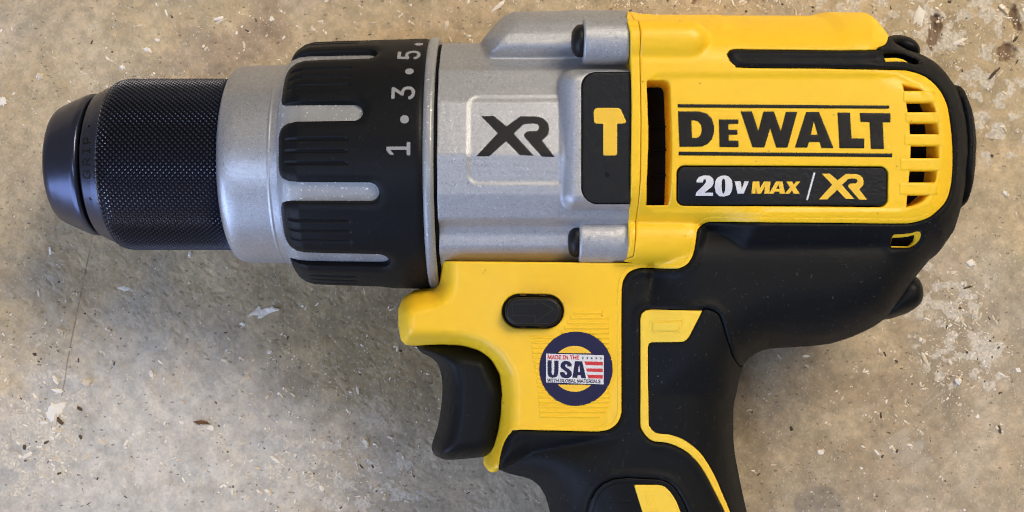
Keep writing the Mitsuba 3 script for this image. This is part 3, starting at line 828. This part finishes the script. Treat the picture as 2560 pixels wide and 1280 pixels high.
rb = add('rubber_overmould', patch(skin, body, 2.5, 7.0, None, 6.0, 2.8, extra=lip), 'black_rubber', DR, label='matt black rubber overmould of rear end and pistol grip')
add('grip_pad', patch(pad, body, 2.5, 4.0, None, 6.0, 2.8), 'black_rubber', rb)
st = add('grip_stripe', patch(stripe, body, 0.5, 2.2, 24, 5, 2.4), 'yellow_soft', DR, label='thin yellow stripe curving down the grip from a tab')
tabp = soft(Polygon(on(body, [(1630, 804), (1702, 804), (1702, 815), (1694, 828), (1630, 828)])), 3)
tabo = soft(Polygon(on(body, [(1624, 796), (1711, 796), (1711, 812), (1701, 833), (1624, 833)])), 3)
add('tab_frame', patch(tabo.difference(tabp.buffer(3.2)), body, 1.6, 1.6, 6, 4, 2.2), 'yellow_soft', st)
add('tab_pad', patch(tabp, body, 5.0, 3.5, 6, 5, 2.2), 'yellow_soft', st)
gb_y = Polygon(on(body, [(1585, 1212), (1645, 1212), (1655, 1214), (1662, 1217), (1670, 1224), (1677, 1232), (1690, 1252), (1700, 1277), (1716, 1320), (1735, 1390), (1640, 1390), (1605, 1277)])).buffer(0)
gd = add('grip_badge', patch(bad.difference(gb_y.buffer(0.8)), body, 1.2, 2.2, 12, 6, 2.6), 'black_plastic', DR, label='black badge panel set into the lower grip')
ring_ = Polygon(on(body, [(1478, 1290), (1490, 1248), (1508, 1226), (1535, 1212), (1583, 1211), (1603, 1279)]))
add('badge_rim', patch(bad.buffer(-9).difference(bad.buffer(-11.5)).difference(gb_y.buffer(2)), body, 1.8, 0.6, 4, 6, 2.4), 'black_dark', gd)
yb = add('inlay', patch(soft(gb_y, 3), body, 1.6, 2.0, 12, 6, 2.6), 'yellow_soft', gd, label='yellow inlay of the grip badge')
lt = text_shape('B', True)
x0, y0, x1, y1 = lt.bounds
lt = affinity.scale(affinity.translate(lt, -(x0 + x1) / 2, -(y0 + y1) / 2), 22 / (x1 - x0), -32 / (y1 - y0), origin=(0, 0))
for (cx_, cy_, ch) in ((1625, 1245, 'B'), (1639, 1288, 'R')):
    lt = text_shape(ch, True)
    x0, y0, x1, y1 = lt.bounds
    lt = affinity.rotate(affinity.scale(affinity.translate(lt, -(x0 + x1) / 2, -(y0 + y1) / 2), 21 / (x1 - x0), -32 / (y1 - y0), origin=(0, 0)), -10, origin=(0, 0))
    c_ = on(body, [(cx_, cy_)])[0]
    add('raised_letter', patch(affinity.translate(lt, c_[0], c_[1]), body, 3.4, 1.0, 5, 5, 2.2), 'yellow_soft', gd)
dsh = soft(Polygon(on(body, [(1518, 1245), (1576, 1250), (1575, 1260), (1518, 1255)])), 3)
add('dash_mark', patch(dsh, body, 2.6, 1.4, 5, 5, 2.2), 'black_plastic', gd)

# small windows of yellow in the rubber
add('window_rim', patch(win.buffer(5).difference(affinity.translate(win.buffer(-4.0), -3.5, 2.0)), body, -6, 1.5, 22, 3.5, 2.0), 'yellow_plastic', rb)
add('window_hollow', patch(win.buffer(3), lambda x, y: body(x, y) - 22, 0, 0, 6, 8, 4), 'black_dark', rb)
w2r = Polygon(on(body, [(2205, 144), (2244, 143), (2262, 147), (2277, 158), (2240, 164), (2205, 164)])).buffer(0)
add('window_hollow', patch(win2.buffer(8), lambda x, y: body(x, y) - 26, 0, 0, 6, 8, 4), 'black_dark', rb)
add('window_rim', patch(w2r, body, -9, 1.5, 15, 4, 2.2), 'yellow_plastic', rb)

# rear bumper, lugs
bump_px = [(2371, 204), (2384, 203), (2396, 204), (2402, 212), (2409, 226), (2417, 245), (2426, 268), (2433, 296), (2438, 330), (2439.5, 360), (2438, 415), (2433, 462), (2426, 492), (2420, 514), (2414, 526), (2404, 527), (2386, 522), (2373, 503)]
bump_in = [(2386, 470), (2394, 420), (2397, 360), (2394, 300), (2386, 250)]
bz = 60
bp = soft(Polygon(pf(bump_px + bump_in, bz)), 4)


def bump_h(x, y):
    return np.maximum(body(np.minimum(x, 2390), y), 95) + 9 - 0.0 * x


bump_poly = bp
BH = Field(ndimage.gaussian_filter(np.maximum(inflate(Polygon(pf(bump_px, 95) + pf([(2300, 480), (2300, 230)], 55)).buffer(0), 120, 262, BG), 5), 2.0), bx0, by0, CELL)
bin_px = [(2372, 203), (2386, 250), (2394, 300), (2397, 360), (2394, 420), (2387, 470), (2374, 505)]
bin_ = on(BH, bin_px)
bump_poly = Polygon(list(map(tuple, bin_)) + [(2360, 540), (2480, 560), (2520, 360), (2480, 180), (2365, 180)]).buffer(0).intersection(Polygon(pf(bump_px, 95) + pf([(2300, 480), (2300, 230)], 55)).buffer(0))
bump_poly = max(polygons(bump_poly), key=lambda q: q.area)
rbp = add('rear_bumper', patch(bump_poly, BH, 4, 3.5, None, 5, 2.6), 'black_rubber', DR, label='curved black bumper pad on the rear end cap')
add('bumper_pip', patch(Point(*on(BH, [(2402, 456)])[0]).buffer(5.5), BH, 5.0, 2.2, 6, 3, 1.6), 'black_plastic', rbp)

for pts, z0, r, h, lb in (([(2205, 104), (2216, 94), (2229, 89), (2243, 88), (2256, 90), (2268, 95), (2279, 103), (2288, 113), (2296, 130), (2290, 160), (2240, 160), (2205, 130)], 10, 34, 88, 'black rounded lug on the top rear edge'),
                          ([(2290, 684), (2302, 692), (2310, 708), (2313.5, 735), (2311, 750), (2304, 764), (2294, 775), (2274, 787), (2240, 798), (2206, 804), (2190, 790), (2190, 740), (2230, 680), (2270, 670)], 52, 46, 118, 'black rounded lug below the rear end')):
    pg = Polygon(pf(pts, z0))
    LF = Field(ndimage.gaussian_filter(inflate(pg, r, h, BG), 2.5), bx0, by0, CELL)
    add('lug', patch(soft(pg, 2), LF, 0, 3, None, 5, 2.6), 'black_plastic', DR, label=lb)

# ------------------------------------------------------------------ trigger, direction button, sticker
trig_px = [(1036, 858), (1046, 872), (1056, 881), (1068, 887), (1079, 893), (1091, 903), (1098, 915), (1103, 932), (1107, 964), (1104, 1012), (1096, 1060), (1086, 1092), (1081, 1108), (1080, 1121), (1085, 1133), (1094, 1140), (1106, 1145), (1126, 1147),
           (1170, 1144), (1215, 1139)]
tp = Polygon([tuple(q) for q in flat(spline(trig_px, False, 3), 12)] + [(1262, 1120), (1290, 960), (1240, 850), (1150, 840)]).buffer(0)
TF = inflate(tp, 58, 150, BG)
TF = Field(ndimage.gaussian_filter(TF, 3.5), bx0, by0, CELL)
add('trigger', patch(tp, TF, 0, 3, None, 6, 2.8), 'black_plastic', DR, label='black curved trigger under the yellow cheek')

bh = lambda dz: (lambda x, y: np.full(np.shape(x), 222.0 + dz))
bt = add('direction_button', patch(btn.buffer(-5), bh(24), 0, 6, 70, 6, 2.4), 'black_gloss', DR, label='black oval forward and reverse button with an arrow')
add('rim_highlight', patch(btn.buffer(-9.5).difference(btn.buffer(-12)), bh(25.0), 0, 0.8, 4, 4, 2.2), 'lighter_edge', bt)  # the button's ring highlight, put in as a rim of lighter colour
add('socket', patch(btn.buffer(1.0).difference(btn.buffer(-4.5)), bh(-3), 0, 1.5, 50, 4, 2.4), 'black_dark', bt)
arrow = Polygon(flat([(1281, 760), (1338, 760), (1338, 747), (1385, 773), (1338, 806), (1338, 789), (1281, 789)], 240))
add('arrow_outline', patch(arrow.buffer(1.2).difference(arrow.buffer(-1.2)), bh(24.7), 0, 0.5, 3, 5, 2.2), 'lighter_edge', bt)
for (u, v) in ((1307, 737.5), (1357, 738), (1307, 818.5), (1357, 819)):
    c_ = flat([(u, v)], 222)[0]
    add('clip', patch(box(c_[0] - 7, c_[1] - 2.2, c_[0] + 7, c_[1] + 2.2), bh(1), 0, 0.8, 6, 4, 2.2), 'reflection_brown', bt)  # the brown reflection on the clips is put into their colour

c5 = lambda pts, k=1.0: [(1320 + x / 5.333, 800 + y / 5.333) for x, y in pts]
SZ = 227.0
f5 = lambda pts: Polygon(flat(c5(pts), SZ)).buffer(0)
sth = lambda dz: (lambda x, y: body(x, y) + 3.6 + dz)
disc = Polygon(flat(c5([(640 + 489 * math.cos(t), 650 + 495 * math.sin(t)) for t in np.linspace(0, 2 * math.pi, 90, endpoint=False)]), SZ))
lens = Polygon(flat(c5([(622 + 305 * math.cos(t), 652 + 307 * math.sin(t)) for t in np.linspace(0, 2 * math.pi, 60, endpoint=False)]), SZ))
rng = np.random.default_rng(4)
sk = add('origin_sticker', patch(unary_union([disc.difference(unary_union([Point(*flat(c5([(640 + 492 * math.cos(t), 650 + 498 * math.sin(t))]), SZ)[0]).buffer(q) for t, q in zip(rng.uniform(-0.4, 1.5, 14), rng.uniform(0.8, 2.0, 14))]))]), sth(0), 0, 0.6, 3.5, 6, 2.4), 'ink_navy', DR, label='round navy sticker with flag panel on the yellow cheek', smooth=60)
upper = lens.intersection(f5([(0, 0), (1280, 0), (1280, 447), (0, 438)]))
lower = lens.intersection(f5([(0, 858), (1280, 870), (1280, 1280), (0, 1280)]))
def sticker(q, m, nm, lv=1.0, g=7):
    return add(nm, patch(q, sth(lv * 0.7), 0, 0.3, 0.6, g, 2.0), m, sk, smooth=60)
sticker(upper, 'ink_yellow', 'yellow_field')
sticker(lower, 'ink_yellow', 'yellow_field')
sticker(f5([(240, 450), (1012, 470), (1010, 858), (240, 832)]), 'ink_white', 'white_panel', 1.6)
for q in ([(752, 552), (998, 558), (998, 607), (768, 600)], [(772, 645), (998, 648), (998, 695), (788, 688)], [(792, 730), (998, 735), (998, 783), (805, 778)]):
    sticker(f5(q), 'ink_red', 'flag_stripe', 2.6)
for cx_ in (732, 790, 850, 910, 972):
    st5 = [(cx_ + (21 if k % 2 == 0 else 8.5) * math.sin(k * math.pi / 5), 508 + (cx_ - 732) * 0.012 - (21 if k % 2 == 0 else 8.5) * math.cos(k * math.pi / 5)) for k in range(10)]
    sticker(f5(st5), 'ink_navy', 'star', 2.6)
usa = [f5([(258, 538), (318, 540), (316, 705), (322, 728), (332, 735), (342, 728), (348, 705), (350, 542), (408, 544), (405, 705), (395, 740), (372, 763), (335, 772), (295, 765), (270, 745), (260, 710)]),
       f5(spline([(432, 612), (445, 575), (470, 553), (508, 545), (550, 555), (575, 580), (583, 618), (528, 620), (520, 598), (508, 592), (496, 602), (500, 622), (530, 645), (565, 672), (584, 705), (580, 742), (555, 768), (505, 777), (458, 766),
                  (434, 738), (427, 697), (486, 697), (492, 722), (506, 730), (520, 720), (518, 700), (495, 680), (455, 652), (438, 632)], True, 3)),
       f5([(625, 548), (722, 550), (775, 778), (710, 776), (702, 738), (664, 736), (656, 773), (592, 770)]).difference(f5([(681, 600), (696, 692), (668, 690)]))]
for q in usa:
    sticker(q, 'ink_navy', 'letter', 2.6)


def line_of(text, m, x0, x1, y0, y1, tilt):
    sh = text_shape(text, True).buffer(0.035)
    a0, b0, a1, b1 = sh.bounds
    def f(p):
        q = np.asarray(p)
        X = x0 + (q[:, 0] - a0) / (a1 - a0) * (x1 - x0)
        Y = y1 - (q[:, 1] - b0) / (b1 - b0) * (y1 - y0) + (X - x0) * tilt
        return flat(c5(np.column_stack([X, Y])), SZ)
    for q in [Polygon(f(g.exterior.coords), [f(h.coords) for h in g.interiors]).buffer(0) for g in getattr(sh, 'geoms', [sh])]:
        for w in polygons(q):
            sticker(w, m, 'letter', 2.6, 5)


line_of('MADE IN THE', 'ink_red', 262, 682, 464, 525, 0.018)
line_of('WITH GLOBAL MATERIALS', 'ink_navy', 256, 968, 780, 830, 0.020)

# ------------------------------------------------------------------ debris on the floor
scene['chip_white'] = {'type': 'principled', 'base_color': rgb(0.84, 0.78, 0.69), 'roughness': 0.7, 'specular': 0.25}
scene['chip_cream'] = {'type': 'principled', 'base_color': rgb(0.68, 0.58, 0.44), 'roughness': 0.7, 'specular': 0.25}
scene['chip_brown'] = {'type': 'principled', 'base_color': rgb(0.16, 0.085, 0.045), 'roughness': 0.8, 'specular': 0.2}
scene['chip_dark'] = {'type': 'principled', 'base_color': rgb(0.10, 0.075, 0.05), 'roughness': 0.8, 'specular': 0.2}
floor_z = lambda x, y: ndimage.map_coordinates(Z, [np.interp(y, fy, np.arange(ny)), np.interp(x, fx, np.arange(nx))], order=1)


def chunk(outline, thick, seed, curl=0.0):
    """A thin broken flake with its own outline, bent and roughened, lying on the floor."""
    p, t, d = tess(outline, 5, 1.5, 2.4)
    base = floor_z(p[:, 0], p[:, 1])
    nz = meshkit.noise(np.column_stack([p * 0.12, np.full(len(p), seed)]), seed)
    c_ = p.mean(0)
    lift = curl * ((p - c_) ** 2).sum(1) / max(((p - c_) ** 2).sum(1).max(), 1)
    top = base.mean() + thick * (0.6 + 0.8 * nz) * np.clip(0.35 + d / 4, 0.35, 1) + lift
    v, f = closed_solid(p, t, top, np.minimum(base - 1.0, top - 1.5))
    return tm(v, f)


def ragged(u, v, w, h, rot, seed, n=17, jag=0.32):
    r = np.random.default_rng(seed)
    th = np.sort(np.linspace(0, 2 * np.pi, n, endpoint=False) + r.uniform(-0.2, 0.2, n))
    q = np.column_stack([np.cos(th) * w / 2, np.sin(th) * h / 2]) * (1 + r.uniform(-jag, jag, n))[:, None] * FK
    c, s = math.cos(math.radians(rot)), math.sin(math.radians(rot))
    X0, Y0 = fl(u, v)
    return Polygon(np.column_stack([X0 + q[:, 0] * c - q[:, 1] * s, Y0 + q[:, 0] * s + q[:, 1] * c])).buffer(0)


def one(poly):
    return max(polygons(poly), key=lambda q: q.area)


jag = [(618, 789), (636, 776), (640, 772), (646, 765), (651, 766), (652, 773), (664, 770), (673, 768), (681, 765), (688, 769), (700, 772), (697, 776), (684, 779), (672, 784), (662, 790), (653, 796), (645, 796), (646, 788), (634, 787), (622, 791)]
add('paint_flake', chunk(Polygon(np.column_stack(fl(*np.array(jag).T))).buffer(0), 5, 3, 4), 'chip_white', smooth=30, cat='paint flake', label='large jagged white paint flake on the floor below the black clutch collar')
patch_px = [(128, 1005), (134, 1010), (140, 1011), (150, 1006), (166, 1005), (163, 1012), (162, 1018), (155, 1025), (154, 1033), (147, 1036), (145, 1042), (138, 1048), (137, 1054), (131, 1053), (127, 1058), (124, 1050), (118, 1046), (116, 1038), (112, 1033), (119, 1028), (120, 1019), (125, 1014)]
add('plaster_patch', chunk(Polygon(np.column_stack(fl(*np.array(patch_px).T))).buffer(0), 5, 8), 'chip_white', smooth=30, cat='plaster patch', label='white plaster patch stuck at the lower end of the scored line')
CH = [('paint_flake', 310, 720, 30, 11, 4, 'chip_white', 4, 'small oval white paint flake on the floor under the knurled chuck', 'paint flake'),
      ('paint_flake', 606, 811, 13, 10, 20, 'chip_white', 3, 'tiny white paint flake just below the large jagged flake', 'paint flake'),
      ('plaster_crumb', 214, 957, 27, 18, 12, 'chip_cream', 10, 'cream plaster crumb right of the scored line in the floor', 'plaster crumb'),
      ('wood_splinter', 502, 1056, 42, 11, 6, 'chip_brown', 9, 'brown wood splinter on the grey floor at lower left', 'wood splinter'),
      ('paint_flake', 526, 1071, 18, 12, 15, 'chip_white', 4, 'small white paint flake touching the brown splinter', 'paint flake'),
      ('plaster_crumb', 915, 1106, 16, 27, -15, 'chip_cream', 7, 'pale upright crumb on the floor left of the trigger', 'plaster crumb'),
      ('paint_flake', 453, 1057, 13, 10, 0, 'chip_white', 3, 'tiny white paint flake left of the brown splinter', 'paint flake'),
      ('plaster_crumb', 2397, 953, 17, 19, 30, 'chip_white', 9, 'white lump at the foot of the plaster smear right of the grip', 'plaster crumb'),
      ('plaster_crumb', 2547, 926, 13, 12, 10, 'chip_white', 7, 'square white crumb near the right edge, level with the grip', 'plaster crumb'),
      ('plaster_crumb', 2445, 1042, 11, 10, 40, 'chip_white', 6, 'small white crumb at the lower tip of the pale scuffs', 'plaster crumb'),
      ('plaster_crumb', 2053, 1130, 17, 13, -30, 'chip_white', 7, 'lone white crumb on bare floor right of the lower grip', 'plaster crumb'),
      ('paint_flake', 2428, 657, 22, 17, 20, 'chip_white', 6, 'white three-cornered paint flake right of the rubber rear end', 'paint flake'),
      ('wood_splinter', 2484, 186, 44, 8, -48, 'chip_dark', 5, 'thin dark wood splinter lying aslant right of the rear bumper', 'wood splinter'),
      ('plaster_crumb', 99, 190, 20, 15, -10, 'chip_cream', 6, 'cream crumb on the floor above the chuck nose', 'plaster crumb'),
      ('paint_flake', 305, 167, 15, 10, 15, 'chip_white', 4, 'white paint flake just above the knurled sleeve', 'paint flake'),
      ('paint_flake', 678, 46, 12, 13, 10, 'chip_white', 4, 'small white paint flake above the silver collar', 'paint flake'),
      ('wood_splinter', 1115, 63, 12, 27, 15, 'chip_cream', 5, 'pale upright wood splinter above the end of the clutch collar', 'wood splinter'),
      ('paint_flake', 6, 253, 22, 22, 20, 'chip_white', 5, 'white paint flake cut by the left edge beside the chuck', 'paint flake'),
      ('wood_splinter', 1244, 16, 44, 9, -42, 'chip_white', 4, 'whitish splinter above the slope of the silver gearbox', 'wood splinter'),
      ('paint_flake', 2300, 42, 26, 50, 12, 'chip_white', 5, 'upright white paint flake left of the brown gouge', 'paint flake')]
for k, (nm, u, v, w, h, rot, m, tk, lb, ct) in enumerate(CH):
    add(nm, chunk(one(ragged(u, v, w, h, rot, 100 + k)), tk, 20 + k), m, smooth=30, cat=ct, label=lb)

# dust, crumbs and shavings nobody could count
rng = np.random.default_rng(12)
zones = [(2330, 90, 330, 190, 620), (2400, 810, 90, 150, 420), (100, 1090, 90, 140, 260), (850, 1190, 200, 90, 260), (500, 1080, 480, 180, 260), (320, 220, 330, 180, 230), (900, 60, 420, 90, 150), (2300, 1000, 280, 240, 260), (160, 800, 180, 160, 160), (700, 900, 350, 200, 140),
         (1700, 10, 420, 22, 240)]
us, vs_, sz = [], [], []
for (u, v, a, b, n) in zones:
    us.append(rng.normal(u, a * 0.6, n))
    vs_.append(rng.normal(v, b * 0.6, n))
us.append(rng.uniform(-120, 2680, 900))
vs_.append(rng.uniform(-80, 1360, 900))
us, vs_ = np.concatenate(us), np.concatenate(vs_)
keep = (us > -200) & (us < 2760) & (vs_ > -130) & (vs_ < 1400)
us, vs_ = us[keep], vs_[keep]
sz = np.exp(rng.normal(math.log(2.1), 0.50, len(us)))
for mat, sel, nm, lb in (('chip_white', 0, 'plaster_dust', 'fine white plaster dust and crumbs scattered over the floor'), ('chip_cream', 1, 'sawdust', 'cream sawdust and shavings scattered over the floor'), ('chip_dark', 2, 'grit', 'fine dark grit scattered over the floor')):
    pick = np.nonzero(rng.choice(3, len(us), p=[0.36, 0.46, 0.18]) == 0)[0] if sel == 0 else (np.nonzero(np.arange(len(us)) % 2 == 1)[0] if sel == 1 else np.nonzero(np.arange(len(us)) % 11 == 3)[0])
    V, F = [], []
    ico = trimesh.creation.icosahedron()
    for q in pick:
        X0, Y0 = fl(us[q] + 7 * sel, vs_[q] + 5 * sel)
        ln = 1 + rng.random() ** 3 * 2.2
        sc = np.array([sz[q] * ln, sz[q] * 0.8, sz[q] * 0.6])
        p = ico.vertices * (1 + rng.uniform(-0.3, 0.3, (12, 1))) * sc
        a = rng.uniform(0, 2 * np.pi)
        p = np.column_stack([p[:, 0] * np.cos(a) - p[:, 1] * np.sin(a), p[:, 0] * np.sin(a) + p[:, 1] * np.cos(a), p[:, 2]])
        V.append(p + [X0, Y0, float(floor_z(np.array([X0]), np.array([Y0]))[0]) + sc[2] * 0.35])
        F.append(ico.faces + 12 * len(F))
    add(nm, tm(np.vstack(V), np.vstack(F)), mat, smooth=False, kind='stuff', label=lb)
